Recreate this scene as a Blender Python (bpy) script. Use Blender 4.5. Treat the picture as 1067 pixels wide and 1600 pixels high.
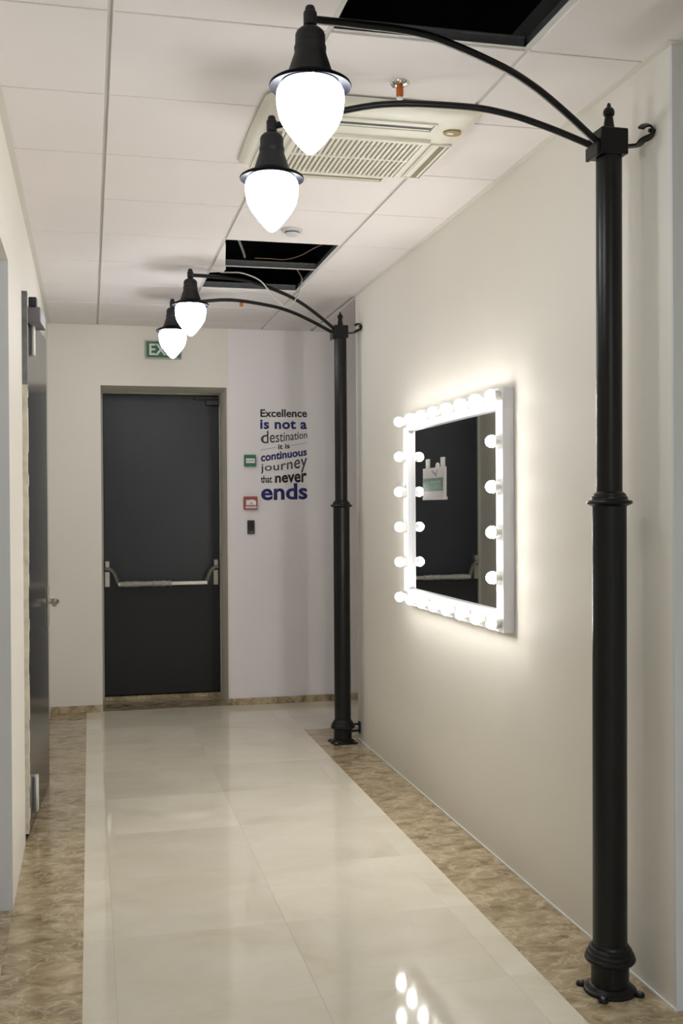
import bpy, bmesh, math, random
from mathutils import Vector, Matrix
random.seed(7)
S = bpy.context.scene
COL = S.collection
for o in list(bpy.data.objects):
    bpy.data.objects.remove(o)

# ------------------------------------------------------------------ camera
F_PX, YAW, PIT, ROL = 1681.75, 0.22976, -0.00449, -0.00641
CAMZ, HC = 1.4725, 2.808
cam_d = bpy.data.cameras.new('camera')
cam = bpy.data.objects.new('camera', cam_d)
COL.objects.link(cam)
S.camera = cam
cam_d.sensor_fit = 'VERTICAL'
cam_d.sensor_height = 36.0
cam_d.lens = 36.0 * F_PX / 1600.0
cam_d.clip_start = 0.02
fw0 = Vector((math.sin(YAW), math.cos(YAW), 0))
rt0 = Vector((math.cos(YAW), -math.sin(YAW), 0))
fwd = fw0 * math.cos(PIT) + Vector((0, 0, math.sin(PIT)))
up0 = rt0.cross(fwd)
dn0 = -up0
right = rt0 * math.cos(ROL) - dn0 * math.sin(ROL)
down = rt0 * math.sin(ROL) + dn0 * math.cos(ROL)
m = Matrix.Identity(4)
for i in range(3):
    m[i][0], m[i][1], m[i][2] = right[i], -down[i], -fwd[i]
m[2][3] = CAMZ
cam.matrix_world = m

# ------------------------------------------------------------------ world, exposure
W = bpy.data.worlds.new('world')
S.world = W
W.use_nodes = True
W.node_tree.nodes['Background'].inputs[0].default_value = (1.0, 0.95, 0.88, 1)
W.node_tree.nodes['Background'].inputs[1].default_value = 0.0
S.view_settings.view_transform = 'Standard'
S.view_settings.look = 'None'
S.view_settings.gamma = 1.0
S.view_settings.use_curve_mapping = False
S.view_settings.exposure = 1.15
GLOBE_EMIT = 12.2      # strength of the four street lamp globes
BULB_EMIT = 36.0       # strength of the mirror bulbs
PANEL_EMIT = 10.5      # recessed ceiling lights of the lobby behind the viewer

# ------------------------------------------------------------------ materials
def srgb(r, g, b):
    def c(v):
        v /= 255.0
        return v / 12.92 if v <= 0.04045 else ((v + 0.055) / 1.055) ** 2.4
    return (c(r), c(g), c(b), 1.0)

MATS = {}
def mat(name, col, rough=0.5, metal=0.0, var=0.0, scale=8.0, bump=0.0, bscale=60.0, emit=None, spec=0.5, coat=0.0):
    """principled material; var = procedural colour variation, bump = fine procedural relief"""
    if name in MATS:
        return MATS[name]
    mt = bpy.data.materials.new(name)
    mt.use_nodes = True
    nt = mt.node_tree
    b = nt.nodes['Principled BSDF']
    b.inputs['Base Color'].default_value = col
    b.inputs['Roughness'].default_value = rough
    b.inputs['Metallic'].default_value = metal
    b.inputs['Specular IOR Level'].default_value = spec
    b.inputs['Coat Weight'].default_value = coat
    tc = nt.nodes.new('ShaderNodeTexCoord')
    if var > 0:
        n = nt.nodes.new('ShaderNodeTexNoise')
        n.inputs['Scale'].default_value = scale
        n.inputs['Detail'].default_value = 5
        nt.links.new(tc.outputs['Object'], n.inputs['Vector'])
        r = nt.nodes.new('ShaderNodeValToRGB')
        r.color_ramp.elements[0].position = 0.3
        r.color_ramp.elements[1].position = 0.7
        r.color_ramp.elements[0].color = [max(0, c * (1 - var)) for c in col[:3]] + [1]
        r.color_ramp.elements[1].color = [min(1, c * (1 + var)) for c in col[:3]] + [1]
        nt.links.new(n.outputs['Fac'], r.inputs[0])
        nt.links.new(r.outputs[0], b.inputs['Base Color'])
    if bump > 0:
        n2 = nt.nodes.new('ShaderNodeTexNoise')
        n2.inputs['Scale'].default_value = bscale
        n2.inputs['Detail'].default_value = 4
        nt.links.new(tc.outputs['Object'], n2.inputs['Vector'])
        bp = nt.nodes.new('ShaderNodeBump')
        bp.inputs['Strength'].default_value = bump
        bp.inputs['Distance'].default_value = 0.002
        nt.links.new(n2.outputs['Fac'], bp.inputs['Height'])
        nt.links.new(bp.outputs['Normal'], b.inputs['Normal'])
    if emit:
        b.inputs['Emission Color'].default_value = emit[0]
        b.inputs['Emission Strength'].default_value = emit[1]
    MATS[name] = mt
    return mt

def marble(name, ramp, vein_col, vein_amt, rough, scale, stretch):
    """polished stone; every slab takes its own cut of the pattern through its random number"""
    mt = bpy.data.materials.new(name)
    mt.use_nodes = True
    nt = mt.node_tree
    L = nt.links.new
    N = nt.nodes.new
    b = nt.nodes['Principled BSDF']
    b.inputs['Roughness'].default_value = rough
    b.inputs['Specular IOR Level'].default_value = 0.5
    tc = N('ShaderNodeTexCoord')
    oi = N('ShaderNodeObjectInfo')
    mul = N('ShaderNodeVectorMath'); mul.operation = 'SCALE'
    mul.inputs[0].default_value = (37.0, 91.0, 13.0)
    L(oi.outputs['Random'], mul.inputs['Scale'])
    add = N('ShaderNodeVectorMath'); add.operation = 'ADD'
    L(tc.outputs['Object'], add.inputs[0]); L(mul.outputs[0], add.inputs[1])
    mp = N('ShaderNodeMapping')
    mp.inputs['Scale'].default_value = stretch
    mp.inputs['Rotation'].default_value = (0, 0, 0.12)
    L(add.outputs[0], mp.inputs['Vector'])
    n1 = N('ShaderNodeTexNoise')
    n1.inputs['Scale'].default_value = scale
    n1.inputs['Detail'].default_value = 9
    n1.inputs['Roughness'].default_value = 0.62
    n1.inputs['Distortion'].default_value = 0.6
    L(mp.outputs[0], n1.inputs['Vector'])
    r = N('ShaderNodeValToRGB')
    els = r.color_ramp.elements
    els[0].position, els[0].color = ramp[0]
    els[1].position, els[1].color = ramp[-1]
    for p, c in ramp[1:-1]:
        e = els.new(p); e.color = c
    L(n1.outputs['Fac'], r.inputs[0])
    # thin veins where a second, distorted noise crosses its middle
    n2 = N('ShaderNodeTexNoise')
    n2.inputs['Scale'].default_value = scale * 0.8
    n2.inputs['Detail'].default_value = 6
    n2.inputs['Distortion'].default_value = 0.9
    L(mp.outputs[0], n2.inputs['Vector'])
    sub = N('ShaderNodeMath'); sub.operation = 'SUBTRACT'; sub.inputs[1].default_value = 0.5
    L(n2.outputs['Fac'], sub.inputs[0])
    ab = N('ShaderNodeMath'); ab.operation = 'ABSOLUTE'
    L(sub.outputs[0], ab.inputs[0])
    vr = N('ShaderNodeValToRGB')
    vr.color_ramp.elements[0].position = 0.0
    vr.color_ramp.elements[0].color = (vein_amt, vein_amt, vein_amt, 1)
    vr.color_ramp.elements[1].position = 0.022
    vr.color_ramp.elements[1].color = (0, 0, 0, 1)
    L(ab.outputs[0], vr.inputs[0])
    mx = N('ShaderNodeMixRGB')
    mx.inputs[2].default_value = vein_col
    L(vr.outputs[0], mx.inputs[0]); L(r.outputs[0], mx.inputs[1])
    # slab to slab tone
    mr = N('ShaderNodeMapRange')
    mr.inputs['To Min'].default_value = 0.925
    mr.inputs['To Max'].default_value = 1.055
    L(oi.outputs['Random'], mr.inputs['Value'])
    sc = N('ShaderNodeVectorMath'); sc.operation = 'SCALE'
    L(mx.outputs[0], sc.inputs[0]); L(mr.outputs[0], sc.inputs['Scale'])
    L(sc.outputs[0], b.inputs['Base Color'])
    MATS[name] = mt
    return mt

M_WALL = mat('cream_paint', srgb(236, 231, 221), 0.6, var=0.015, scale=1.5, bump=0.12, bscale=90)
M_WALL2 = mat('lilac_white_paint', srgb(243, 237, 238), 0.6, var=0.015, scale=1.5, bump=0.1, bscale=90)
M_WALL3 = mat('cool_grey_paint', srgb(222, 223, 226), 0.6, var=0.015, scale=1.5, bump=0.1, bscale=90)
M_TILE = mat('ceiling_tile_white', srgb(236, 230, 228), 0.85, var=0.012, scale=3, bump=0.15, bscale=220)
M_GRID = mat('grid_white', srgb(205, 204, 198), 0.5, var=0.02)
M_TRIM = mat('trim_white', srgb(222, 219, 210), 0.5, var=0.02)
M_GALV = mat('galvanised_steel', srgb(150, 152, 155), 0.35, metal=0.8, var=0.1, scale=30)
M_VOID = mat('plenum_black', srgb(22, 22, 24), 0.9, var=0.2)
M_BLACK = mat('black_enamel', srgb(17, 17, 18), 0.34, var=0.08, scale=20, bump=0.05, bscale=150, spec=0.32)
M_HOOD = mat('black_cast_hood', srgb(28, 29, 34), 0.5, var=0.08, scale=30, bump=0.15, bscale=250)
M_RIM = mat('blue_black_rim', srgb(11, 11, 19), 0.5, var=0.05, spec=0.08)
M_GLOBE = mat('lit_opal_globe', (0.9, 0.9, 0.9, 1), 0.3, emit=((0.92, 0.96, 1.0, 1), GLOBE_EMIT))
M_BULB = mat('lit_bulb', (0.9, 0.9, 0.9, 1), 0.3, emit=((1.0, 0.975, 0.935, 1), BULB_EMIT))
M_FRAMEW = mat('white_lacquer', srgb(212, 212, 215), 0.3, var=0.01)
M_SOCKET = mat('socket_white', srgb(216, 214, 208), 0.4, var=0.02)
M_MIRROR = mat('mirror_silver', (0.86, 0.87, 0.87, 1), 0.015, metal=1.0)
M_DOOR = mat('navy_black_door', srgb(27, 30, 38), 0.42, var=0.12, scale=3, bump=0.05, bscale=120)
M_KICK = mat('matt_black_plate', srgb(28, 28, 31), 0.6, var=0.04)
M_DOOR2 = mat('graphite_steel_door', srgb(52, 52, 57), 0.17, var=0.06, scale=4, spec=0.8)
M_FRAME = mat('grey_green_frame', srgb(176, 176, 160), 0.5, var=0.03)
M_CHROME = mat('brushed_steel', srgb(190, 186, 176), 0.28, metal=0.9, var=0.05, scale=40)
M_SHINY = mat('chrome', srgb(225, 225, 225), 0.08, metal=1.0, var=0.02)
M_WRAP = mat('wrinkled_film', srgb(168, 165, 158), 0.35, var=0.12, scale=45, bump=0.8, bscale=70)
M_ACW = mat('aircon_ivory', srgb(232, 229, 214), 0.4, var=0.01)
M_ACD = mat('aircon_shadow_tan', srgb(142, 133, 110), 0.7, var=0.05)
M_ACS = mat('aircon_slot_dark', srgb(70, 72, 76), 0.5, var=0.05)
M_GOLD = mat('badge_gold', srgb(140, 120, 66), 0.3, metal=0.6, var=0.15, scale=60)
M_COPPER = mat('copper_orange', srgb(190, 104, 44), 0.4, metal=0.3, var=0.1, scale=40)
M_GREEN = mat('sign_green', srgb(36, 112, 78), 0.45, var=0.04)
M_RED = mat('alarm_red', srgb(160, 52, 36), 0.4, var=0.05)
M_WHITE = mat('white_print', srgb(236, 236, 232), 0.5, var=0.01)
M_PINK = mat('pink_white_print', srgb(214, 196, 196), 0.4, var=0.03)
M_INK = mat('black_ink', srgb(38, 34, 30), 0.6, var=0.04)
M_INKG = mat('grey_ink', srgb(74, 68, 62), 0.6, var=0.04)
M_NAVY = mat('navy_ink', srgb(40, 42, 116), 0.55, var=0.04)
M_BLKP = mat('black_plastic', srgb(36, 37, 40), 0.4, var=0.05)
M_PLAST = mat('raw_plaster', srgb(206, 200, 184), 0.85, var=0.16, scale=22, bump=0.9, bscale=30)
M_RAWST = mat('raw_grey_steel', srgb(112, 112, 112), 0.55, metal=0.2, var=0.3, scale=18)
M_CLOSER = mat('closer_grey', srgb(140, 132, 136), 0.45, metal=0.3, var=0.08)
M_CABW = mat('white_cable_sheath', srgb(206, 200, 188), 0.5, var=0.03)
M_CABG = mat('grey_conduit', srgb(110, 108, 104), 0.6, var=0.1)
M_GROUT = mat('grout', srgb(150, 140, 120), 0.8, var=0.06)
M_LIGHT = marble('cream_marble', [(0.2, srgb(212, 203, 180)), (0.42, srgb(228, 220, 200)), (0.6, srgb(234, 227, 210)), (0.8, srgb(240, 235, 222))],
                 srgb(224, 219, 206), 0.2, 0.05, 2.2, (1.0, 1.35, 1.0))
M_BROWN = marble('brown_marble', [(0.28, srgb(112, 94, 68)), (0.45, srgb(160, 141, 110)), (0.58, srgb(186, 168, 136)), (0.75, srgb(212, 196, 168))],
                 srgb(206, 192, 166), 0.8, 0.12, 10.0, (1.0, 1.4, 1.0))

# ------------------------------------------------------------------ mesh helpers
class MB:
    def __init__(self):
        self.bm = bmesh.new()
    def box(self, x0, x1, y0, y1, z0, z1, bevel=0.0, seg=1):
        b2 = bmesh.new()
        bmesh.ops.create_cube(b2, size=1.0)
        for v in b2.verts:
            v.co = Vector(((x0 + x1) / 2 + v.co.x * (x1 - x0), (y0 + y1) / 2 + v.co.y * (y1 - y0), (z0 + z1) / 2 + v.co.z * (z1 - z0)))
        if bevel > 0:
            bmesh.ops.bevel(b2, geom=b2.edges[:], offset=bevel, segments=seg, affect='EDGES', profile=0.5)
        self._merge(b2)
        return self
    def _merge(self, b2, mx=None):
        if mx is not None:
            bmesh.ops.transform(b2, matrix=mx, verts=b2.verts)
        vm = {}
        for v in b2.verts:
            vm[v] = self.bm.verts.new(v.co)
        for f in b2.faces:
            try:
                nf = self.bm.faces.new([vm[v] for v in f.verts]); nf.smooth = f.smooth
            except ValueError:
                pass
        b2.free()
    def lathe(self, prof, n=32, mx=None, smooth=True, sharp=()):
        """prof = [(r, z)...] from bottom to top about the local z axis"""
        b2 = bmesh.new()
        rings = []
        for r, z in prof:
            if r < 1e-6:
                rings.append([b2.verts.new((0, 0, z))])
            else:
                rings.append([b2.verts.new((r * math.cos(2 * math.pi * k / n), r * math.sin(2 * math.pi * k / n), z)) for k in range(n)])
        for a, b in zip(rings[:-1], rings[1:]):
            for k in range(n):
                k2 = (k + 1) % n
                if len(a) == 1 and len(b) == 1:
                    continue
                if len(a) == 1:
                    f = b2.faces.new((a[0], b[k2], b[k]))
                elif len(b) == 1:
                    f = b2.faces.new((a[k], a[k2], b[0]))
                else:
                    f = b2.faces.new((a[k], a[k2], b[k2], b[k]))
                f.smooth = smooth
        for ring, flip in ((rings[0], True), (rings[-1], False)):
            if len(ring) > 1:
                b2.faces.new(ring[::-1] if flip else ring)
        self._merge(b2, mx)
        return self
    def tube(self, pts, r, n=12, flat=None):
        """swept tube along a polyline, capped; flat=(a,b) gives a rectangular bar"""
        pts = [Vector(p) for p in pts]
        b2 = bmesh.new()
        rings = []
        prev = None
        for i, p in enumerate(pts):
            t = (pts[min(i + 1, len(pts) - 1)] - pts[max(i - 1, 0)]).normalized()
            if prev is None:
                ref = Vector((0, 0, 1)) if abs(t.z) < 0.9 else Vector((1, 0, 0))
                u = t.cross(ref).normalized()
            else:
                u = (prev - t * prev.dot(t)).normalized()
            prev = u
            w = u.cross(t).normalized()
            if flat:
                ring = [b2.verts.new(p + u * a * flat[0] + w * b * flat[1]) for a, b in ((-1, -1), (1, -1), (1, 1), (-1, 1))]
            else:
                ring = [b2.verts.new(p + u * r * math.cos(2 * math.pi * k / n) + w * r * math.sin(2 * math.pi * k / n)) for k in range(n)]
            rings.append(ring)
        for a, b in zip(rings[:-1], rings[1:]):
            for k in range(len(a)):
                k2 = (k + 1) % len(a)
                f = b2.faces.new((a[k], a[k2], b[k2], b[k]))
                f.smooth = not flat
        b2.faces.new(rings[0][::-1]); b2.faces.new(rings[-1])
        bmesh.ops.recalc_face_normals(b2, faces=b2.faces)
        self._merge(b2)
        return self
    def prism(self, poly, axis, a0, a1):
        """closed polygon [(u,v)...] extruded along axis ('x': u=y,v=z; 'y': u=x,v=z; 'z': u=x,v=y)"""
        def P(u, v, a):
            return {'x': (a, u, v), 'y': (u, a, v), 'z': (u, v, a)}[axis]
        b2 = bmesh.new()
        A = [b2.verts.new(P(u, v, a0)) for u, v in poly]
        B = [b2.verts.new(P(u, v, a1)) for u, v in poly]
        b2.faces.new(A); b2.faces.new(B[::-1])
        for k in range(len(poly)):
            k2 = (k + 1) % len(poly)
            b2.faces.new((A[k], B[k], B[k2], A[k2]))
        bmesh.ops.recalc_face_normals(b2, faces=b2.faces)
        self._merge(b2)
        return self
    def mesh(self, name):
        bmesh.ops.recalc_face_normals(self.bm, faces=self.bm.faces)
        for e in self.bm.edges:
            if len(e.link_faces) == 2 and e.calc_face_angle(0.0) > 0.6:
                e.smooth = False
        me = bpy.data.meshes.new(name)
        self.bm.to_mesh(me)
        self.bm.free()
        return me
    def build(self, name, material, parent=None, label=None):
        me = self.mesh(name)
        me.materials.append(material)
        return link(name, me, parent, label)

def link(name, me, parent=None, label=None, loc=None):
    o = bpy.data.objects.new(name, me)
    COL.objects.link(o)
    if parent is not None:
        o.parent = parent
    if loc is not None:
        o.location = loc
    if label:
        o['label'] = label
    return o

def thing(name, label, cat, loc=(0, 0, 0), group=None):
    o = bpy.data.objects.new(name, None)
    o.empty_display_size = 0.05
    COL.objects.link(o)
    o.location = loc
    o['label'] = label
    o['category'] = cat
    if group:
        o['group'] = group
    return o

def struct(o, label=None, cat=None):
    o['kind'] = 'structure'
    if label:
        o['label'] = label
    if cat:
        o['category'] = cat
    return o

def spline(pts, n=8):
    """Catmull-Rom through the points"""
    pts = [Vector(p) for p in pts]
    out = []
    for i in range(len(pts) - 1):
        p0 = pts[max(i - 1, 0)]; p1 = pts[i]; p2 = pts[i + 1]; p3 = pts[min(i + 2, len(pts) - 1)]
        for k in range(n):
            t = k / n
            out.append(0.5 * ((2 * p1) + (-p0 + p2) * t + (2 * p0 - 5 * p1 + 4 * p2 - p3) * t * t + (-p0 + 3 * p1 - 3 * p2 + p3) * t ** 3))
    out.append(pts[-1])
    return out

# ------------------------------------------------------------------ dimensions of the place (metres; x to the right wall, y down the corridor)
XL, XR = -0.285, 1.65          # corridor walls
YF = 8.0                       # far wall
YN = 2.82                     # near end of the right wall
YE = 6.63                      # far end of the right wall
YO = 4.12                     # left opening ends here
ZS = 3.35                      # slab above the ceiling void
YB = -4.4                      # wall behind the camera
XLL, XRR = -1.9, 3.4           # outer walls of the lobby
XA, Y0, T = 0.0626, 2.9563, 0.6   # ceiling grid
FX, FY = 0.668, 3.161          # floor grid

# ------------------------------------------------------------------ setting: walls
w = MB()
w.box(XL - .22, XL, YO + .012, 4.93, 0, ZS)
w.box(XL - .22, XL, 4.93, 6.0, 2.44, ZS)
w.box(XL - .22, XL, 6.0, YF, 0, ZS)
w.box(XL - .22, XL, YB, YO + .012, 2.386, ZS)
struct(w.build('wall_left', M_WALL), 'cream painted left corridor wall with door opening', 'wall')
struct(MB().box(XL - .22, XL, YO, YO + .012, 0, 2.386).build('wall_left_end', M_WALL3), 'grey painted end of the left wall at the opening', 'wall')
struct(MB().box(XL - .32, XL - .22, 4.8, 6.15, 0, 2.6).build('wall_behind_left_door', M_WALL), 'wall closing the space behind the left door', 'wall')
w = MB()
w.box(XR, XR + .2, YN + .012, YE, 0, ZS)
struct(w.build('wall_right', M_WALL), 'cream painted right corridor wall carrying the lit mirror', 'wall')
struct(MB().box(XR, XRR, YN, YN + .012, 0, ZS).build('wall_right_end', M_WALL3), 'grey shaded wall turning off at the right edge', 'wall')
struct(MB().box(XR + .2, XRR, YE - .2, YE, 0, ZS).build('wall_passage_near', M_WALL), 'near wall of the side passage behind the far lamp post', 'wall')
struct(MB().box(XRR, XRR + .15, YB, YF + .2, 0, ZS).build('wall_outer_right', M_WALL), 'outer wall beyond the side passage', 'wall')
struct(MB().box(XLL - .15, XLL, YB, YO + .2, 0, ZS).build('wall_outer_left', M_WALL), 'outer wall of the lobby on the left', 'wall')
struct(MB().box(XLL, XL - .22, YO, YO + .2, 0, ZS).build('wall_opening_left', M_WALL), 'wall beyond the left opening', 'wall')
struct(MB().box(XLL - .15, XRR + .15, YB - .15, YB, 0, ZS).build('wall_lobby_back', M_WALL), 'lobby wall behind the viewer', 'wall')
DX0, DX1, DZ1, DD = 0.083, 0.999, 2.368, 0.45     # door recess in the far wall
w = MB()
w.box(XL - .22, DX0, YF, YF + .6, 0, ZS)
w.box(DX0, DX1, YF, YF + .6, DZ1, ZS)
w.box(DX1, 1.012, YF, YF + .6, 0, ZS)
struct(w.build('wall_back_left', M_WALL), 'cream far wall around the dark exit door', 'wall')
struct(MB().box(1.012, XRR, YF - .002, YF + .6, 0, ZS).build('wall_back_right', M_WALL2), 'pale lilac white far wall with the lettering', 'wall')
struct(MB().box(DX0, DX1, YF + .52, YF + .6, 0, DZ1).build('wall_behind_exit_door', M_VOID), 'dark wall behind the exit door', 'wall')

# skirting of brown stone along the far wall, thin sealant line along the right wall
for nm, a, b in (('baseboard_back_left', XL, DX0), ('baseboard_back_right', DX1, XRR)):
    struct(MB().box(a, b, YF - .016, YF - .002, 0, 0.05, .002).build(nm, M_BROWN), 'low brown stone skirting on the far wall ' + ('left' if a < 0 else 'right') + ' of the door', 'skirting')
struct(MB().box(XR - .005, XR, YN, YE, 0, 0.007).build('trim_1', M_WHITE), 'thin white sealant line at the foot of the right wall', 'trim')

# ------------------------------------------------------------------ setting: floor
floor = struct(MB().box(XLL - .15, XRR + .15, YB - .15, YF + .6, -.08, -.010).build('floor', M_GROUT), 'polished marble floor, cream tiles with brown borders', 'floor')
_tm = {}
def slab(x0, x1, y0, y1, m_, nm):
    if x1 - x0 < 0.01 or y1 - y0 < 0.01:
        return
    k = (round(x1 - x0, 3), round(y1 - y0, 3), m_.name)
    g = 0.0002
    if k not in _tm:
        a, b = k[0] / 2 - g, k[1] / 2 - g
        me = MB().box(-a, a, -b, b, -.0098, 0, .00015).mesh('tile')
        me.materials.append(m_)
        _tm[k] = me
    o = link(nm, _tm[k], floor, loc=((x0 + x1) / 2, (y0 + y1) / 2, 0))
rows = [FY + T * k for k in range(-12, 9)]
rows = [r for r in rows if YB < r < YF]
edges_y = [YB] + rows + [YF - .002]
def column(x0, x1, m_, nm, ya=YB, yb=YF - .002):
    e = [ya] + [r for r in rows if ya + .02 < r < yb - .02] + [yb]
    for a, b in zip(e[:-1], e[1:]):
        slab(x0, x1, a, b, m_, nm)
column(FX - .7, FX - .6, M_LIGHT, 'cream_floor_strip')
column(FX - .6, FX, M_LIGHT, 'cream_floor_tile')
column(FX, FX + .6, M_LIGHT, 'cream_floor_tile')
column(FX + .6, FX + .704, M_LIGHT, 'cream_floor_strip')
column(XL, FX - .7, M_BROWN, 'brown_floor_tile')
column(FX + .704, XR, M_BROWN, 'brown_floor_tile', yb=7.0)
for k in range(3):
    column(XL - .55 * (k + 1), XL - .55 * k, M_BROWN, 'brown_floor_tile', yb=YO)
    column(XR + .58 * k, XR + .58 * (k + 1), M_BROWN, 'brown_floor_tile', yb=YN)
    slab(XR + .58 * k, XR + .58 * (k + 1), YE, 7.0, M_BROWN, 'brown_floor_tile')
for a, b in ((FX + .704, 1.95), (1.95, 2.55), (2.55, XRR)):
    slab(a, b, 7.0, 7.5, M_LIGHT, 'cream_floor_tile'); slab(a, b, 7.5, YF - .002, M_LIGHT, 'cream_floor_tile')
for a, b in ((DX0, .55), (.55, DX1)):
    slab(a, b, YF - .002, YF + .52, M_BROWN, 'brown_floor_tile')

# ------------------------------------------------------------------ setting: suspended ceiling
ceiling = struct(MB().box(XLL - .15, XRR + .15, YB - .15, YF + .6, ZS, ZS + .12).build('ceiling', M_VOID), 'suspended ceiling of white lay-in tiles with two open bays', 'ceiling')
runs = [XA - .6 * k for k in (3, 2, 1)] + [XA, XA + .6, XA + 1.2, XA + 1.8, XA + 2.4, XA + 3.0]
xs_c = [XL, XA, XA + .6, XA + 1.2, XR]
ROW = [Y0 + T * k for k in range(-12, 9)]
R = lambda k: Y0 + T * k
_cm = {}
def ctile(x0, x1, y0, y1, nm='ceiling_tile'):
    k = (round(x1 - x0, 3), round(y1 - y0, 3))
    if k[0] < .03 or k[1] < .03:
        return
    if k not in _cm:
        me = MB().box(-k[0] / 2, k[0] / 2, -k[1] / 2, k[1] / 2, 0, .016, .0015).mesh('ceiling_tile')
        me.materials.append(M_TILE)
        _cm[k] = me
    link(nm, _cm[k], ceiling, loc=((x0 + x1) / 2, (y0 + y1) / 2, HC))
G = 0.0075     # half gap at main runners
GC = 0.004     # half gap at cross tees
TRW = 0.022    # perimeter angle
def bay(x0, x1, y0, y1, l=G, r=G, n=GC, f=GC):
    ctile(x0 + l, x1 - r, y0 + n, y1 - f)
# corridor strip, columns between walls and runners
ys = [R(k) for k in range(-12, 9)]
for ci in range(4):
    x0, x1 = xs_c[ci], xs_c[ci + 1]
    l = TRW if ci == 0 else G
    r = TRW if ci == 3 else G
    for k in range(-12, 9):
        y0, y1 = R(k), R(k + 1)
        if k == 8:
            y1 = YF - TRW + GC
        if y0 < YB:
            continue
        if ci == 2 and k in (-1, 4, 5):
            continue                      # open bays
        if ci == 0 and k == 2:
            y1 = R(4)                     # one long tile by the left wall
        if ci == 0 and k == 3:
            continue
        if ci == 3 and k < 0 and y1 <= YN + .2:
            bay(x0, XA + 1.8, y0, y1, l, G)
            continue
        if ci in (1, 2) and k in (-7, -9):
            continue                      # lobby light
        if ci == 2 and k == 1:
            continue                      # the air conditioner fills this bay
        bay(x0, x1, y0, y1, l, r)
# lobby columns left and right of the corridor strip, and the side passage
for k in range(-12, 0):
    if R(k) < YB:
        continue
    for x0, x1 in ((XA + 1.8, XA + 2.4), (XA + 2.4, XA + 3.0), (XA + 3.0, XRR)):
        bay(x0, x1, R(k), min(R(k + 1), YN) - (TRW if k == -1 else 0))
    for x0, x1 in ((XLL, XL - .82), (XL - .82, XL - .22)):
        bay(x0, x1, R(k), R(k + 1))
for k in (0, 1):
    for x0, x1 in ((XLL, XL - .82), (XL - .82, XL - .22)):
        bay(x0, x1, R(k), R(k + 1))
for y0, y1 in ((YE, 7.156), (7.156, 7.756), (7.756, YF)):
    for x0, x1 in ((XR, 2.25), (2.25, 2.85), (2.85, XRR)):
        bay(x0, x1, y0, y1)
# the exposed grid: tees with a flange just above the tile faces and a galvanised web
def runner(x, ya, yb):
    o = MB().box(x - .012, x + .012, ya, yb, HC + .007, HC + .0085).build('main_runner', M_GRID, ceiling)
    MB().box(x - .0015, x + .0015, ya, yb, HC + .0085, HC + .042).build('runner_web', M_GALV, o)
for x in (XA, XA + .6, XA + 1.2):
    runner(x, YB, YF)
for x in (XA + 1.8, XA + 2.4, XA + 3.0):
    runner(x, YB, YN)
runner(XR - .011, YE + .002, YF - .03)
_tee = {}
def tee(x0, x1, y):
    k = round(x1 - x0, 3)
    if k not in _tee:
        a = MB().box(-k / 2, k / 2, -.012, .012, .005, .0065).mesh('cross_tee'); a.materials.append(M_GRID)
        b = MB().box(-k / 2, k / 2, -.0015, .0015, .0065, .036).box(-k / 2, k / 2, -.004, .004, .036, .041).mesh('tee_web'); b.materials.append(M_GALV)
        _tee[k] = (a, b)
    o = link('cross_tee', _tee[k][0], ceiling, loc=((x0 + x1) / 2, y, HC))
    link('tee_web', _tee[k][1], o)
for k in range(-12, 9):
    for ci in range(4):
        if ci == 0 and k == 3:
            continue
        a, b = xs_c[ci], xs_c[ci + 1]
        if ci == 3 and R(k) < YN:
            b = XA + 1.8
        tee(a + (.012 if ci else 0), b - .012, R(k))
    if R(k) < YN:
        for x in (XA + 1.8, XA + 2.4):
            tee(x + .012, x + .588, R(k))
# perimeter angles
struct(MB().box(XR - .024, XR, YN, YE, HC - .002, HC).build('trim_2', M_TRIM), 'white edge angle where ceiling meets the right wall', 'trim')
struct(MB().box(XR - .024, XRR, YN - .024, YN, HC - .002, HC).build('trim_3', M_TRIM), 'white edge angle turning off at the right wall end', 'trim')
struct(MB().box(XL, XL + .024, YB, YF - .024, HC - .002, HC).build('trim_4', M_TRIM), 'white edge angle where ceiling meets the left wall', 'trim')
struct(MB().box(XL, XRR, YF - .024, YF - .002, HC - .002, HC).build('trim_5', M_TRIM), 'white edge angle where ceiling meets the far wall', 'trim')
# black lining of the ceiling void above the open bays
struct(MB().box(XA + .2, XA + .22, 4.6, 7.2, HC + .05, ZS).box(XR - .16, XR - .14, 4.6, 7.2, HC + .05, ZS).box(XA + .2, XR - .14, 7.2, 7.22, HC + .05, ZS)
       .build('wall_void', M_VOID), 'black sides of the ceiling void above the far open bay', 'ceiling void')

# ------------------------------------------------------------------ recessed lobby lights
for x0, y0, lb in ((XA, R(-7), 'square recessed lobby light left of centre, nearer the corridor'),
                   (XA + .6, R(-7), 'square recessed lobby light right of centre, nearer the corridor'),
                   (XA, R(-9), 'square recessed lobby light left of centre, far behind the viewer'),
                   (XA + .6, R(-9), 'square recessed lobby light right of centre, far behind the viewer')):
    t = thing('ceiling_light', lb, 'ceiling light', (x0 + .3, y0 + .3, HC), 'recessed lobby lights')
    MB().box(-.296, .296, -.296, -.270, -.002, .03).box(-.296, .296, .270, .296, -.002, .03).box(-.296, -.270, -.270, .270, -.002, .03).box(.270, .296, -.270, .270, -.002, .03).build('frame', M_FRAMEW, t)
    MB().box(-.27, .27, -.27, .27, .004, .012).build('diffuser', mat('lit_panel', (.9, .9, .9, 1), .4, emit=((.80, .905, 1, 1), PANEL_EMIT)), t)

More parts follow.
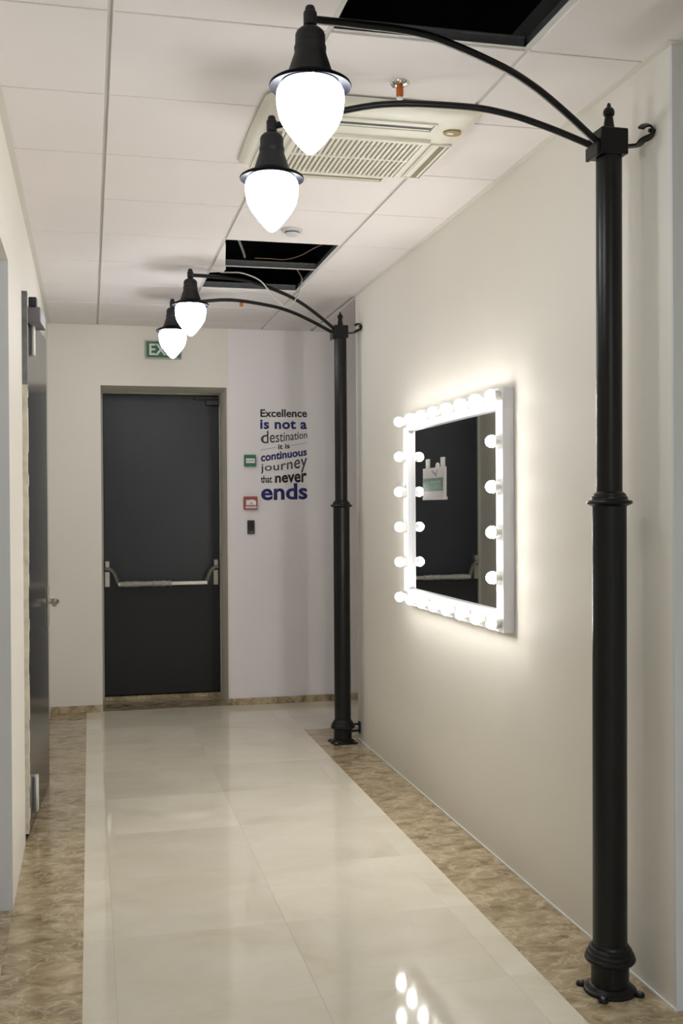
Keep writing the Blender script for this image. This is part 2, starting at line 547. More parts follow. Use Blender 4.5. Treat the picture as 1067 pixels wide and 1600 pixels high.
# ------------------------------------------------------------------ street lamps
ARM_S = [(0.0, 0.335), (0.14, 0.357), (0.36, 0.383), (0.6, 0.362), (0.74, 0.330), (0.87, 0.278), (1.0, 0.215)]   # share of reach, height above globe tip (near lamp)
GLOBE_PROF = [(0, 0), (.006, .0006), (.0125, .0040), (.0225, .0135), (.0350, .0275), (.048, .0440), (.0605, .0597), (.071, .0765), (.0785, .0940), (.0830, .1150), (.0848, .1380), (.0835, .1550), (.0775, .1670), (.066, .1755), (.05, .178)]
HOOD_PROF = [(.070, .176), (.066, .184), (.0585, .195), (.0545, .206), (.0500, .220), (.0450, .234), (.0405, .2475), (.0390, .2555), (.0400, .258), (.0402, .264), (.0395, .268), (.0375, .270),
             (.0372, .296), (.0335, .304), (.026, .311), (.0125, .3165), (.0115, .322)]
RIM_PROF = [(.066, .180), (.080, .176), (.094, .1705), (.1015, .166), (.1025, .1695), (.1005, .1745), (.092, .180), (.078, .1865), (.064, .193), (.058, .196)]
KNUCKLE_PROF = [(.0135, .318), (.0168, .321), (.0170, .350), (.0160, .353), (.0130, .355), (.0126, .362), (.010, .3675), (.005, .3695), (0, .370)]

def street_lamp(px, py, tips, ztip, label, bracket_y, dz_arm, lean=0.0):
    t = thing('street_lamp', label, 'street lamp', (px, py, 0), 'black street lamp posts along the right wall')
    T0 = Matrix.Translation((0, 0, 0))
    MB().lathe([(.079, 0), (.0800, .004), (.078, .010), (.070, .014), (.066, .020), (.0575, .024)], 40).build('base_plate', M_BLACK, t)
    for k in range(4):
        a = math.radians(50 + 90 * k)
        mx = Matrix.Translation((math.cos(a) * .088, math.sin(a) * .088, 0))
        lug = MB().lathe([(.0155, 0), (.016, .006), (.013, .010)], 16, mx).build('lug', M_BLACK, t)
        MB().lathe([(.007, .010), (.007, .014), (.004, .0165), (0, .017)], 8, mx, smooth=False).build('bolt', M_GALV, lug)
    MB().lathe([(.0565, .020), (.0565, .095)], 40).build('base_drum', M_BLACK, t)
    MB().lathe([(.058, .088), (.072, .092), (.0765, .099), (.0755, .106), (.0715, .109), (.0720, .116), (.0685, .121), (.0650, .123), (.0650, .129), (.0610, .134), (.0575, .136), (.0560, .142), (.0515, .146)], 40).build('base_ring', M_BLACK, t)
    MB().lathe([(.0515, .14), (.0512, 1.482)], 40).build('lower_pole', M_BLACK, t)
    MB().lathe([(.0515, 1.470), (.060, 1.474), (.0680, 1.478), (.0692, 1.482), (.0670, 1.487), (.0560, 1.490), (.0545, 1.494), (.0540, 1.499), (.0500, 1.502), (.0490, 1.507), (.0440, 1.511), (.0385, 1.515)], 40).build('collar', M_BLACK, t)
    MB().lathe([(.0388, 1.51), (.0388, 2.535)], 40).build('upper_pole', M_BLACK, t)
    # square head the arms grow from
    MB().box(-.046, .042, -.045, .045, 2.526, 2.604, .003).build('post_head', M_BLACK, t)
    MB().box(-.058, -.046, -.040, .040, 2.520, 2.560, .002).build('arm_plate', M_BLACK, t)
    MB().lathe([(.0195, 2.602), (.0165, 2.620), (.0128, 2.646), (.0120, 2.650), (.0160, 2.653), (.0175, 2.660), (.0168, 2.668), (.0120, 2.675), (.0070, 2.678), (.0058, 2.684), (.0040, 2.690), (0, 2.691)], 24).build('finial', M_BLACK, t)
    # flat bracket with a curled end tying the head to the wall
    wx = XR - px - lean * 2.6
    by = bracket_y
    br = MB()
    pts = spline([(.045, by * .2, 2.558), (.075, by * .5, 2.557), (wx - .035, by * .9, 2.562), (wx - .012, by, 2.574), (wx - .0065, by, 2.592), (wx - .016, by, 2.605), (wx - .034, by, 2.603), (wx - .046, by, 2.594)], 6)
    br.tube(pts, 0, flat=(.011, .0035))
    br.tube([(wx - .0005, by, 2.590), (wx - .02, by, 2.590)], .006, 10)
    br.build('wall_bracket', M_BLACK, t)
    if lean == 0.0:      # low bracket tying the foot of the far post to the wall
        MB().box(.045, wx - .001, .012, .030, .100, .112, .001).box(.045, wx - .001, .012, .030, .060, .072, .001).box(wx - .012, wx - .001, .006, .036, .050, .122, .001).build('foot_bracket', M_BLACK, t)
    for (lx, ly), zt in zip(tips, ztip):
        rel = Vector((lx - px, ly - py, 0))
        reach = rel.length
        d = -rel / reach
        start = rel + Vector((0, 0, zt))
        pts = []
        for s, h in ARM_S:
            pts.append(start + d * (s * (reach - .045)) + Vector((0, 0, h + dz_arm * s)))
        arm = MB().tube(spline(pts, 7), .0105, 14).build('arm', M_BLACK, t)
        mx = Matrix.Translation(start)
        hood = MB().lathe(HOOD_PROF, 36, mx).build('lamp_hood', M_HOOD, t)
        MB().lathe(RIM_PROF, 48, mx).build('hood_rim', M_RIM, hood)
        MB().lathe(KNUCKLE_PROF, 24, mx).build('knuckle', M_HOOD, hood)
        for a in (0.4, 2.5, 4.6):
            MB().lathe([(.0025, -.002), (.0025, .002)], 8, mx @ Matrix.Translation((.075 * math.cos(a), .075 * math.sin(a), .1745))).build('screw', M_SHINY, hood)
        MB().lathe(GLOBE_PROF, 40, mx).build('globe', M_GLOBE, t, 'glowing white acorn globe')
    return t

near_lamp = street_lamp(1.528, 2.993, [(.531, 2.626), (.562, 3.392)], [2.346, 2.347], 'tall black street lamp post at the near end of the right wall', -.075, 0.0, .0042)
street_lamp(1.532, 6.553, [(.5475, 5.951), (.509, 6.742)], [2.418, 2.402], 'black street lamp post at the far end beyond the lit mirror', -.09, -.055)

near_lamp.rotation_euler = (0, .0042, 0)     # this post leans a touch towards the wall

# ------------------------------------------------------------------ vanity mirror with bulbs
MY0, MY1, MZ0, MZ1, FW = 4.022, 5.412, 0.966, 1.947, 0.084
XF, XG = 1.600, 1.620
mir = thing('vanity_mirror', 'white framed vanity mirror ringed with glowing round bulbs on right wall', 'mirror', (XR, (MY0 + MY1) / 2, MZ0))
off = Vector((-XR, -(MY0 + MY1) / 2, -MZ0))
def rel(o):
    o.location = off
    return o
for nm, a in (('frame_rail', (MY0, MY1, MZ1 - FW, MZ1)), ('frame_rail', (MY0, MY1, MZ0, MZ0 + FW)), ('frame_stile', (MY0, MY0 + FW - .008, MZ0 + FW, MZ1 - FW)), ('frame_stile', (MY1 - FW, MY1, MZ0 + FW, MZ1 - FW))):
    rel(MB().box(XF, XR - .001, a[0], a[1], a[2], a[3], .0015).build(nm, M_FRAMEW, mir))
rel(MB().box(XG, XR - .002, MY0 + .05, MY1 - .05, MZ0 + .05, MZ1 - .05).build('mirror_glass', M_MIRROR, mir, 'dark reflecting mirror glass'))
BR = 0.0245
ball = [(BR * math.sin(math.pi * k / 14), -BR * math.cos(math.pi * k / 14)) for k in range(15)]
ball[0] = (0, -BR); ball[-1] = (0, BR)
bulb_me = MB().lathe([(r, z) for r, z in ball], 20).mesh('light_bulb')
bulb_me.materials.append(M_BULB)
sock_me = MB().lathe([(.0190, 0), (.0200, .006), (.0262, .0265), (.0262, .0275), (.0250, .0275), (.0185, .012), (0, .010)], 22, Matrix.Rotation(-math.pi / 2, 4, 'Y')).mesh('socket')
sock_me.materials.append(M_SOCKET)
spots = []
by0, by1, bz0, bz1 = 4.056, 5.376, 1.004, 1.914
for k in range(8):
    y = by0 + (by1 - by0) * k / 7
    spots += [(y, bz0), (y, bz1)]
for k in range(1, 5):
    z = bz0 + (bz1 - bz0) * k / 5
    spots += [(by0, z), (by1, z)]
for y, z in spots:
    b = link('light_bulb', bulb_me, mir, loc=Vector((XF - .0345, y, z)) + off)
    link('socket', sock_me, b, loc=(.0345, 0, 0))

# reflection of a sign, modelled as a flat card on the glass
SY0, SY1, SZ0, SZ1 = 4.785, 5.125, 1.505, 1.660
card = thing('sign_reflection_card', 'white sign with green band, its reflection modelled as a card on the mirror glass', 'sign', (XG - .002, (SY0 + SY1) / 2, SZ0))
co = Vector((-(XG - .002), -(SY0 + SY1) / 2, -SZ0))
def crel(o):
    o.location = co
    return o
M_CARD = mat('card_grey_white', srgb(158, 154, 150), 0.6, var=0.03)  # dimness of the reflected sign put into the base colour
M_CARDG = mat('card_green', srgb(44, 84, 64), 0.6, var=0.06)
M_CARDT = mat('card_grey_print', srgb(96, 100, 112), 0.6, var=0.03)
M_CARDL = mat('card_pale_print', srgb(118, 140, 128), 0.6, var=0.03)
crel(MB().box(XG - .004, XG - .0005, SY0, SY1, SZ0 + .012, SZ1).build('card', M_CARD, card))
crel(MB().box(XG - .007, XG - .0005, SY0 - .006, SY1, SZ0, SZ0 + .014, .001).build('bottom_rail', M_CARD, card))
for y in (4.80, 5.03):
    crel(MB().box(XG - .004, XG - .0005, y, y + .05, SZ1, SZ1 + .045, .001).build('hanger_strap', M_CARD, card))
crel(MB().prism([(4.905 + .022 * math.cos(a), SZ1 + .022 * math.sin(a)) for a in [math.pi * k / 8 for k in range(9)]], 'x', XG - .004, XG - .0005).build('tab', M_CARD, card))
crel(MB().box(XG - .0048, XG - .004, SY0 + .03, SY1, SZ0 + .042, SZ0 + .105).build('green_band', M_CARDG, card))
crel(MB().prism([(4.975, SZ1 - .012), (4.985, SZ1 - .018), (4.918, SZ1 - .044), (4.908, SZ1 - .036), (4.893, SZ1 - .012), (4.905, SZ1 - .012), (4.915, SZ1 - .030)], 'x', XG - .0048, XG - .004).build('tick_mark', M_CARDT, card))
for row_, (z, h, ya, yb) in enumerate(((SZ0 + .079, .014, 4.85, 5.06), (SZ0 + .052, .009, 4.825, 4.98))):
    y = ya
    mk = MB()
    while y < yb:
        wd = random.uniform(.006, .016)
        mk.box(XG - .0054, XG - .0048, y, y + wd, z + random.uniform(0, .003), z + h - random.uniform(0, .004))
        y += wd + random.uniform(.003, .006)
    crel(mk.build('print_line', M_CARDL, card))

# ------------------------------------------------------------------ exit door in the far wall (closed, in its recess)
YD = YF + DD
d1 = struct(thing('door_1', 'dark navy exit door with push bar in the far wall', 'door', (.54, YD, 0)))
do = Vector((-.54, -YD, 0))
def drel(o):
    o.location = do
    return o
lx0, lx1, lz0, lz1 = .106, .988, .036, 2.352
drel(MB().box(lx0, lx1, YD, YD + .045, lz0, lz1, .002).build('leaf', M_DOOR, d1))
drel(MB().box(DX0, lx0 - .003, YD - .012, YD + .05, 0, DZ1).box(lx1 + .003, DX1, YD - .012, YD + .05, 0, DZ1).box(lx0 - .003, lx1 + .003, YD - .012, YD + .05, lz1 + .003, DZ1).build('door_frame', M_FRAME, d1, 'grey green steel frame'))
drel(MB().box(lx0, lx1, YD - .02, YD + .05, 0, .028).build('threshold', M_BROWN, d1))
drel(MB().box(lx0 + .002, lx1 - .002, YD - .003, YD, lz0 + .004, .868).build('kick_plate', M_KICK, d1))
cl = drel(MB().box(.80, .985, YD - .03, YD, 2.318, 2.340, .002).build('door_closer', M_BLKP, d1))
MB().box(.885, .985, YD - .055, YD, 2.272, 2.314, .003).build('closer_body', M_BLKP, cl)
for sx in (.128, .957):
    mt_ = drel(MB().box(sx - .019, sx + .019, YD - .03, YD, .872, .99, .003).build('bar_mount', M_CHROME, d1))
    MB().box(sx - .017, sx + .017, YD - .05, YD, 1.022, 1.072, .004).build('bar_cap', M_CHROME, mt_)
    s = 1 if sx < .5 else -1
    pts = spline([(sx - s * .015, YD - .04, 1.012), (sx + s * .02, YD - .06, 1.010), (sx + s * .050, YD - .085, .985), (sx + s * .068, YD - .10, .945), (sx + s * .082, YD - .105, .902)], 6)
    MB().tube(pts, 0, flat=(.008, .011)).build('bar_arm', M_CHROME, mt_)
bar = drel(MB().box(.205, .882, YD - .12, YD - .09, .882, .912, .003).build('push_bar', M_CHROME, d1))
wr = MB()
prof = []
n = 46
x0, x1 = .222, .605
for k in range(n + 1):
    prof.append((.0215 + random.uniform(-.0028, .0028), x0 + (x1 - x0) * k / n))
wr.lathe(prof, 18, Matrix.Translation((0, YD - .105, .897)) @ Matrix.Rotation(math.pi / 2, 4, 'Y'))
wr.build('film_wrap', M_WRAP, bar, 'crinkled protective film around the bar')

# ------------------------------------------------------------------ left door, slightly ajar
HX, HY = -0.276, 5.0
d2 = struct(thing('door_2', 'dark glossy steel door standing slightly ajar in left wall', 'door', (HX, HY, 0)))
ang = math.atan2(.0560, .945)           # swing away from the wall
rot = Matrix.Rotation(-ang, 4, 'Z')
def local(mb, nm, m_, p=None, label=None):
    """built with y along the leaf, x away from the wall, hinge at the origin"""
    o = mb.build(nm, m_, p or d2, label)
    if p is None:
        o.matrix_local = rot
    return o
leaf = local(MB().box(-.045, 0, .012, .955, .006, 2.375, .002), 'leaf', M_DOOR2)
for z in (.06, 2.19):
    h = local(MB().box(0, .018, .215, .262, z, z + .165, .002), 'hinge_plate', M_TRIM)
    MB().tube([(.012, .21, z), (.012, .21, z + .165)], .007, 10).build('hinge_pin', M_TRIM, h)
hd = local(MB().box(0, .008, .885, .925, .85, 1.06, .002), 'handle_plate', M_CHROME)
MB().tube(spline([(.004, .905, .985), (.03, .905, .985), (.046, .897, .985), (.048, .87, .983), (.047, .79, .978)], 6), .0145, 12).build('lever', M_CHROME, hd)
cb = local(MB().box(.0, .058, .10, .34, 2.325, 2.395, .004), 'closer_body', M_CLOSER)
MB().box(.005, .04, .10, .15, 2.395, 2.44, .003).build('closer_cover', M_BLKP, cb)
MB().tube([(.03, .20, 2.40), (.0, .40, 2.425)], 0, flat=(.010, .004)).build('closer_arm', M_CLOSER, cb)
fo = Vector((-HX, -HY, 0))
def frel(o):
    o.location = fo
    return o
frel(MB().box(XL - .05, -.262, 4.925, 4.985, 2.0, 2.432, .001).build('frame_jamb', M_RAWST, d2, 'bare grey steel door jamb'))
# ragged plaster left on the lower jamb
pl = MB()
nz = 40
for k in range(nz):
    z0, z1 = 0.045 + (2.02 - .045) * k / nz, 0.045 + (2.02 - .045) * (k + 1) / nz
    e = random.uniform(-.0022, .0018)
    pl.box(XL - .04, -.2625 + e - .006 * (1 - k / nz), 4.915 + random.uniform(0, .006), 4.985, z0, z1)
frel(pl.build('plaster_filling', M_PLAST, d2, 'ragged raw plaster along the jamb'))
frel(MB().box(XL - .05, -.272, 5.965, 6.0, 0, 2.44).box(XL - .05, -.278, 4.985, 5.965, 2.40, 2.44).build('door_frame', M_RAWST, d2))

# ------------------------------------------------------------------ air conditioner cassette
AX0, AX1, AY0, AY1 = .562, 1.306, 3.392, 4.150
ac = thing('air_conditioner', 'ivory ceiling cassette air conditioner with slatted square grille', 'air conditioner', ((AX0 + AX1) / 2, (AY0 + AY1) / 2, HC))
ao = -Vector(((AX0 + AX1) / 2, (AY0 + AY1) / 2, HC))
def arel(o):
    o.location = ao
    return o
acx, acy = (AX0 + AX1) / 2, (AY0 + AY1) / 2
def rounded(hx, hy, r, bulge, n=8):
    """outline with rounded corners and gently bowed sides"""
    out = []
    for q, (sx, sy) in enumerate(((1, 1), (-1, 1), (-1, -1), (1, -1))):
        for k in range(n + 1):
            a = math.pi / 2 * q + math.pi / 2 * k / n
            out.append((sx * (hx - r) + r * math.cos(a), sy * (hy - r) + r * math.sin(a)))
    res = []
    for i, p in enumerate(out):
        res.append(p)
        q = out[(i + 1) % len(out)]
        if (Vector(p) - Vector(q)).length > r:
            for k in range(1, 10):
                t = k / 10
                x, y = p[0] + (q[0] - p[0]) * t, p[1] + (q[1] - p[1]) * t
                bl = bulge * math.sin(math.pi * t)
                if abs(q[0] - p[0]) > abs(q[1] - p[1]):
                    y += math.copysign(bl, y)
                else:
                    x += math.copysign(bl, x)
                res.append((x, y))
    return res
pan = bmesh.new()
lev = [(0.362, 0.369, -.001), (.372, .379, -.006), (.368, .375, -.014), (.340, .347, -.030), (.300, .306, -.034), (.292, .298, -.034)]
rings = []
for hx, hy, z in lev:
    s = hx / .372
    rings.append([pan.verts.new((acx + x, acy + y, HC + z)) for x, y in rounded(hx, hy, .055 * s, .006 * s)])
for a, b in zip(rings[:-1], rings[1:]):
    for k in range(len(a)):
        k2 = (k + 1) % len(a)
        f = pan.faces.new((a[k], a[k2], b[k2], b[k])); f.smooth = True
pan.faces.new(rings[0][::-1]); pan.faces.new(rings[-1])
bmesh.ops.recalc_face_normals(pan, faces=pan.faces)
pm = MB(); pm.bm.free(); pm.bm = pan
arel(pm.build('panel', M_ACW, ac))
ZP = HC - .034
gx0, gx1, gy0, gy1 = acx - .232, acx + .240, acy - .090, acy + .322
gx0, gx1, gy0, gy1 = .700, 1.190, 3.655, 4.085
gf = MB()
t_ = .024
gf.box(gx0, gx1, gy0, gy0 + t_, ZP - .012, ZP + .002, .002).box(gx0, gx1, gy1 - t_, gy1, ZP - .012, ZP + .002, .002)
gf.box(gx0, gx0 + t_, gy0 + t_, gy1 - t_, ZP - .012, ZP + .002, .002).box(gx1 - t_, gx1, gy0 + t_, gy1 - t_, ZP - .012, ZP + .002, .002)
gfo = arel(gf.build('grille_frame', M_ACW, ac))
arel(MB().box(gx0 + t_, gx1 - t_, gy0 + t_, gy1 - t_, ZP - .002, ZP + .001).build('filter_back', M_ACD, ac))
gm = (gy0 + gy1) / 2
arel(MB().box(gx0 + t_, gx1 - t_, gm - .007, gm + .007, ZP - .011, ZP - .002).build('grille_bar', M_ACW, ac))
ns = 24
sp = (gx1 - gx0 - 2 * t_) / ns
sl = (gy1 - gy0) / 2 - t_ - .007
slm = MB().box(-sp * .28, sp * .28, -sl / 2, sl / 2, -.010, 0, .0008).mesh('slat')
slm.materials.append(M_ACW)
for r_ in (0, 1):
    for k in range(ns):
        y = (gy0 + t_ + gm - .007) / 2 if r_ == 0 else (gm + .007 + gy1 - t_) / 2
        link('slat', slm, ac, loc=Vector((gx0 + t_ + sp * (k + .5), y, ZP - .0015)) + ao)
# four outlet louvres around the grille: trough, vane
def louvre(cx, cy, L, along_x, dark):
    w_ = .078
    def bx(mb, a0, a1, b0, b1, z0, z1, bv=0):
        if along_x:
            mb.box(cx + a0, cx + a1, cy + b0, cy + b1, z0, z1, bv)
        else:
            mb.box(cx + b0, cx + b1, cy + a0, cy + a1, z0, z1, bv)
        return mb
    h = L / 2
    fr = MB()
    bx(fr, -h, h, -w_ / 2, -w_ / 2 + .008, ZP - .006, ZP + .002, .001)
    bx(fr, -h, h, w_ / 2 - .008, w_ / 2, ZP - .006, ZP + .002, .001)
    bx(fr, -h, -h + .008, -w_ / 2 + .008, w_ / 2 - .008, ZP - .006, ZP + .002, .001)
    bx(fr, h - .008, h, -w_ / 2 + .008, w_ / 2 - .008, ZP - .006, ZP + .002, .001)
    o = arel(fr.build('louvre_frame', M_ACW, ac))
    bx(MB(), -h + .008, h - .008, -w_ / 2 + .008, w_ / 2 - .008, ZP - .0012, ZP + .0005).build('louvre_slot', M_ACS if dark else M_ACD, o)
    bx(MB(), -h + .012, h - .012, -.029, -.006, ZP - .004, ZP - .0015, .001).build('vane', M_ACW, o)
    bx(MB(), -h + .012, h - .012, .016, .027, ZP - .004, ZP - .0015, .001).build('vane', M_ACW, o)
louvre(.934, 3.532, .46, True, True)
louvre(.934, 4.118, .42, True, False)
louvre(1.243, 3.885, .39, False, False)
louvre(.643, 3.87, .44, False, False)
# maker's badge
bd = MB()
bd.lathe([(1, -.004), (1, 0)], 28, Matrix.Translation((1.238, 3.565, ZP)) @ Matrix.Rotation(.5, 4, 'Z') @ Matrix.Diagonal((.034, .029, 1, 1)))
bo = arel(bd.build('badge', M_GOLD, ac, 'oval gold badge'))
MB().box(1.220, 1.242, 3.558, 3.574, ZP - .0048, ZP - .004).build('badge_print', M_WHITE, bo)

# ------------------------------------------------------------------ sprinklers and smoke detector
def sprinkler(x, y, label, chrome=True):
    t = thing('fire_sprinkler', label, 'sprinkler', (x, y, HC), 'fire sprinklers in the ceiling')
    if chrome:
        MB().lathe([(.012, -.010), (.016, -.012), (.026, -.010), (.031, -.004), (.032, 0)], 28).build('escutcheon', M_SHINY, t)
    MB().lathe([(.0105, -.044), (.0115, -.040), (.0115, -.016), (.009, -.004), (.009, 0)], 16).build('body', M_COPPER, t)
    if chrome:
        MB().lathe([(0, -.054), (.007, -.054), (.0105, -.052), (.0105, -.049), (.004, -.047), (.004, -.042)], 16).build('deflector', M_WHITE, t)
    return t
sprinkler(.960, 3.262, 'copper fire sprinkler with chrome ceiling plate before the air conditioner')
sprinkler(.957, 6.872, 'small copper sprinkler stub in the ceiling behind the far lamp arms', False)
sm = thing('smoke_detector', 'round white smoke detector on the ceiling before the far open bay', 'smoke detector', (.955, 5.09, HC))
MB().lathe([(.050, -.012), (.052, -.006), (.052, 0)], 32).build('base', M_FRAMEW, sm)
MB().lathe([(0, -.034), (.020, -.033), (.030, -.028), (.034, -.020), (.034, -.012)], 28).build('sensor_dome', M_FRAMEW, sm)
MB().lathe([(.0355, -.019), (.0355, -.015)], 28).build('vent_ring', M_ACS, sm)

# ------------------------------------------------------------------ open bay: cables, offcut of board
def cable(nm, pts, r, m_, label):
    o = MB().tube(spline(pts, 8), r, 8).build(nm, m_)
    o['label'] = label; o['category'] = 'cable'
    return o
cable('white_cable', [(.74, 6.30, 2.90), (.735, 6.18, 2.83), (.775, 6.06, 2.801), (.84, 5.99, 2.785), (.93, 5.96, 2.745), (.985, 5.95, 2.685), (1.03, 5.94, 2.630), (1.085, 5.95, 2.598), (1.135, 5.97, 2.640), (1.165, 6.0, 2.700), (1.195, 6.07, 2.775), (1.21, 6.20, 2.84), (1.20, 6.4, 2.95)],
      .0042, M_CABW, 'loose white cable hanging in a loop out of the open ceiling bay')
cable('grey_conduit', [(.68, 5.40, 2.93), (.72, 5.46, 2.90), (.77, 5.60, 2.868), (.81, 5.76, 2.862), (.84, 5.90, 2.864), (.87, 6.1, 2.90)], .007, M_CABG, 'grey flexible conduit inside the open ceiling bay')
cable('brown_wire', [(.90, 5.92, 2.856), (.98, 5.925, 2.858), (1.07, 5.92, 2.856), (1.14, 5.86, 2.865), (1.19, 5.72, 2.875), (1.235, 5.56, 2.885), (1.235, 5.45, 2.95)], .0028, mat('brown_sheath', srgb(120, 92, 72), .6, var=.1), 'thin brown wire lying over the tee in the open ceiling bay')
for poly in ([(.672, 5.440), (.683, 5.466), (.738, 5.930), (.736, 5.944), (.672, 5.944)], [(.672, 5.968), (.742, 5.968), (.752, 6.02), (.748, 6.09), (.672, 6.123)]):
    MB().prism(poly, 'z', HC + .001, HC + .015).build('cut_tile', M_TILE, ceiling, 'ragged strip of cut tile left in the open bay')

# ------------------------------------------------------------------ lettering helpers
def text_mesh(txt, bold=0.0, spacing=1.0):
    cu = bpy.data.curves.new('lettering', 'FONT')
    cu.body = txt
    cu.size = 1.0
    cu.offset = bold
    cu.space_character = spacing
    cu.resolution_u = 3
    ob = bpy.data.objects.new('lettering', cu)
    COL.objects.link(ob)
    dg = bpy.context.evaluated_depsgraph_get()
    me = bpy.data.meshes.new_from_object(ob.evaluated_get(dg))
    bpy.data.objects.remove(ob)
    bpy.data.curves.remove(cu)
    return me

def lerp(tab, u):
    for (u0, a), (u1, b) in zip(tab[:-1], tab[1:]):
        if u <= u1:
            return a + (b - a) * (u - u0) / (u1 - u0)
    return tab[-1][1]

XH = 0.52       # x height of the built-in face, as a share of its size (measured on the letter x)
_x = text_mesh('x'); XH = max(v.co.y for v in _x.vertices); bpy.data.meshes.remove(_x)

def word(nm, txt, x0, x1, base, top, y, m_, parent, oloc, bold=0.0, spacing=1.0, href=None, power=1.0):
    """lettering on the plane y: base and top (at letter height href) are tables over 0..1 along the word"""
    me = text_mesh(txt, bold, spacing)
    href = href or XH
    a = min(v.co.x for v in me.vertices); b = max(v.co.x for v in me.vertices)
    for v in me.vertices:
        u = max(0.0, (v.co.x - a) / (b - a)) ** power
        zb, zt = lerp(base, u), lerp(top, u)
        v.co = Vector((x0 + (x1 - x0) * u, y, zb + (zt - zb) * v.co.y / href))
    me.materials.clear()
    me.materials.append(m_)
    o = link(nm, me, parent, loc=oloc)
    md = o.modifiers.new('thickness', 'SOLIDIFY'); md.thickness = .0008; md.offset = 0
    return o

# ------------------------------------------------------------------ wall lettering
YW = YF - .0035
wl = thing('wall_lettering', 'dark and navy vinyl motto lettering on the pale far wall', 'lettering', (1.428, YF - .002, 1.53))
wo = -Vector((1.428, YF - .002, 1.53))
# scale of the photograph's lettering block on the wall: 735 units = .357 m wide, 1407 units = .677 m high
def WX(u): return 1.250 + (u - 115) * (.357 / 735)
def WZ(v, u=480):
    return 2.209 - (v - 98) * (.677 / 1407) + (u - 115) * (.0078 / 735)
def wword(nm, txt, u0, u1, base, top, m_, bold=0.0, spacing=1.0, href=None, power=1.0):
    tb = [(t, WZ(v, u0 + (u1 - u0) * t)) for t, v in base]
    tt = [(t, WZ(v, u0 + (u1 - u0) * t)) for t, v in top]
    return word(nm, txt, WX(u0), WX(u1), tb, tt, YW, m_, wl, wo, bold, spacing, href, power)
CAP = 0.72
_x = text_mesh('E'); CAP = max(v.co.y for v in _x.vertices); bpy.data.meshes.remove(_x)
wword('word_excellence', 'Excellence', 117, 850, [(0, 212), (1, 221)], [(0, 100), (1, 104)], M_INK, .021, 1.0, CAP)
wword('word_is_not_a', 'is not a', 112, 846, [(0, 396), (1, 406)], [(0, 302), (1, 311)], M_NAVY, .030, 1.06)
wword('word_destination', 'destination', 117, 850, [(0, 632), (.35, 612), (.65, 585), (1, 552)], [(0, 497), (.5, 503), (1, 484)], M_INKG, .004, 1.0, None, .76)
wword('word_it_is', 'it is', 392, 570, [(0, 724), (1, 706)], [(0, 672), (1, 655)], M_INK, .02, 1.0)
for a, b, va, vb in ((115, 365, 733, 690), (595, 848, 665, 633)):
    o = MB().prism([(WX(a), WZ(va - 2, a)), (WX(b), WZ(vb - 2, b)), (WX(b), WZ(vb + 2, b)), (WX(a), WZ(va + 2, a))], 'y', YW - .0004, YW + .0004).build('rule_line', M_INKG, wl)
    o.location = wo
wword('word_continuous', 'continuous', 119, 843, [(0, 908), (1, 822)], [(0, 828), (1, 748)], M_NAVY, .028, 1.0)
wword('word_journey', 'journey', 115, 846, [(0, 1060), (.5, 1044), (1, 1012)], [(0, 985), (.35, 968), (.6, 935), (.8, 890), (1, 868)], M_INKG, .006, 1.04)
wword('word_that', 'that', 115, 292, [(0, 1240), (1, 1240)], [(0, 1168), (1, 1168)], M_INK, .012, .92)
wword('word_never', 'never', 338, 838, [(0, 1240), (1, 1240)], [(0, 1146), (1, 1108)], M_INK, .028, 1.0)
wword('word_ends', 'ends', 119, 848, [(0, 1505), (1, 1506)], [(0, 1346), (1, 1350)], M_NAVY, .026, 1.0)

# ------------------------------------------------------------------ exit sign
ex = thing('exit_sign', 'green EXIT sign on the far wall above the dark door', 'sign', (.535, YF, 2.567))
eo = -Vector((.535, YF, 2.567))
def erel(o):
    o.location = eo
    return o
erel(MB().box(.405, .665, YF - .03, YF - .0005, 2.567, 2.697, .003).build('housing', M_FRAME, ex, 'grey sign housing'))
erel(MB().box(.412, .658, YF - .0325, YF - .030, 2.576, 2.690).build('face', M_GREEN, ex))
word('letters', 'EXIT', .432, .640, [(0, 2.594), (1, 2.594)], [(0, 2.673), (1, 2.673)], YF - .0332, M_WHITE, ex, eo, .022, 1.0, CAP)

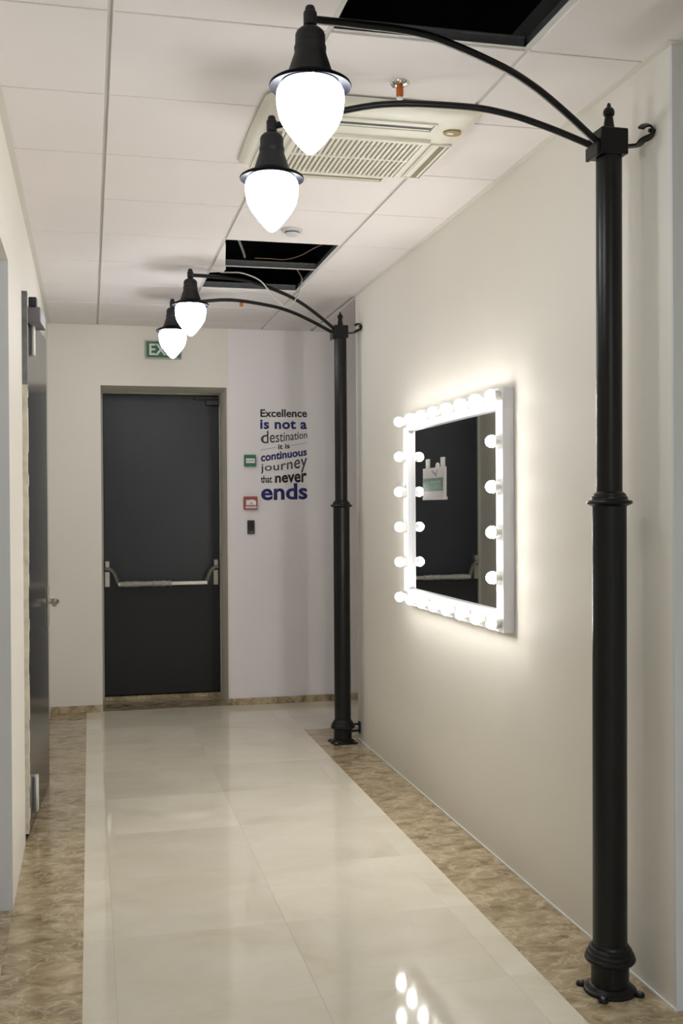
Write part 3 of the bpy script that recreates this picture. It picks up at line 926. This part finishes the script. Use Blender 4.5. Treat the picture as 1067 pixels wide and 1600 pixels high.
# ------------------------------------------------------------------ boxes on the far wall
YW2 = YF - .002
def wallbox(nm, x0, x1, z0, z1, dep, m_, label, cat):
    t = thing(nm, label, cat, ((x0 + x1) / 2, YW2, z0))
    o = MB().box(x0, x1, YW2 - dep, YW2 - .0005, z0, z1, .004, 2).build('case', m_, t)
    o.location = -Vector(((x0 + x1) / 2, YW2, z0))
    return t, o.location.copy()
t, l = wallbox('door_release', 1.125, 1.211, 1.781, 1.867, .03, M_GREEN, 'small green emergency door release box on the far wall', 'call point')
o = MB().box(1.136, 1.202, YW2 - .0315, YW2 - .0295, 1.806, 1.840).build('label_plate', M_WHITE, t); o.location = l
for k, m_ in enumerate((M_RED, M_NAVY, M_NAVY)):
    q = MB().box(1.1415 + .019 * k, 1.1535 + .019 * k, YW2 - .0325, YW2 - .0315, 1.8195, 1.8265).build('mark', m_, t); q.location = l
t, l = wallbox('fire_alarm_point', 1.119, 1.219, 1.459, 1.556, .035, M_RED, 'red fire alarm call point with white panel below the green box', 'call point')
o = MB().prism([(1.134, 1.492), (1.209, 1.492), (1.209, 1.522), (1.196, 1.530), (1.178, 1.534), (1.160, 1.531), (1.134, 1.530)], 'y', YW2 - .0365, YW2 - .0345).build('glass_plate', M_WHITE, t); o.location = l
o = MB().box(1.130, 1.214, YW2 - .0365, YW2 - .0345, 1.467, 1.484).build('label_strip', M_PINK, t); o.location = l
o = MB().lathe([(.005, 0), (.005, .002)], 12, Matrix.Translation((1.172, YW2 - .0365, 1.505)) @ Matrix.Rotation(math.pi / 2, 4, 'X')).build('press_dot', M_INKG, t); o.location = l
t, l = wallbox('card_reader', 1.146, 1.199, 1.277, 1.379, .022, M_BLKP, 'small black card reader below the red call point', 'card reader')
o = MB().box(1.151, 1.194, YW2 - .0235, YW2 - .0215, 1.300, 1.372, .001).build('reader_face', M_KICK, t); o.location = l
o = MB().lathe([(.002, 0), (.002, .001)], 8, Matrix.Translation((1.172, YW2 - .0225, 1.288)) @ Matrix.Rotation(math.pi / 2, 4, 'X')).build('indicator', M_GOLD, t); o.location = l
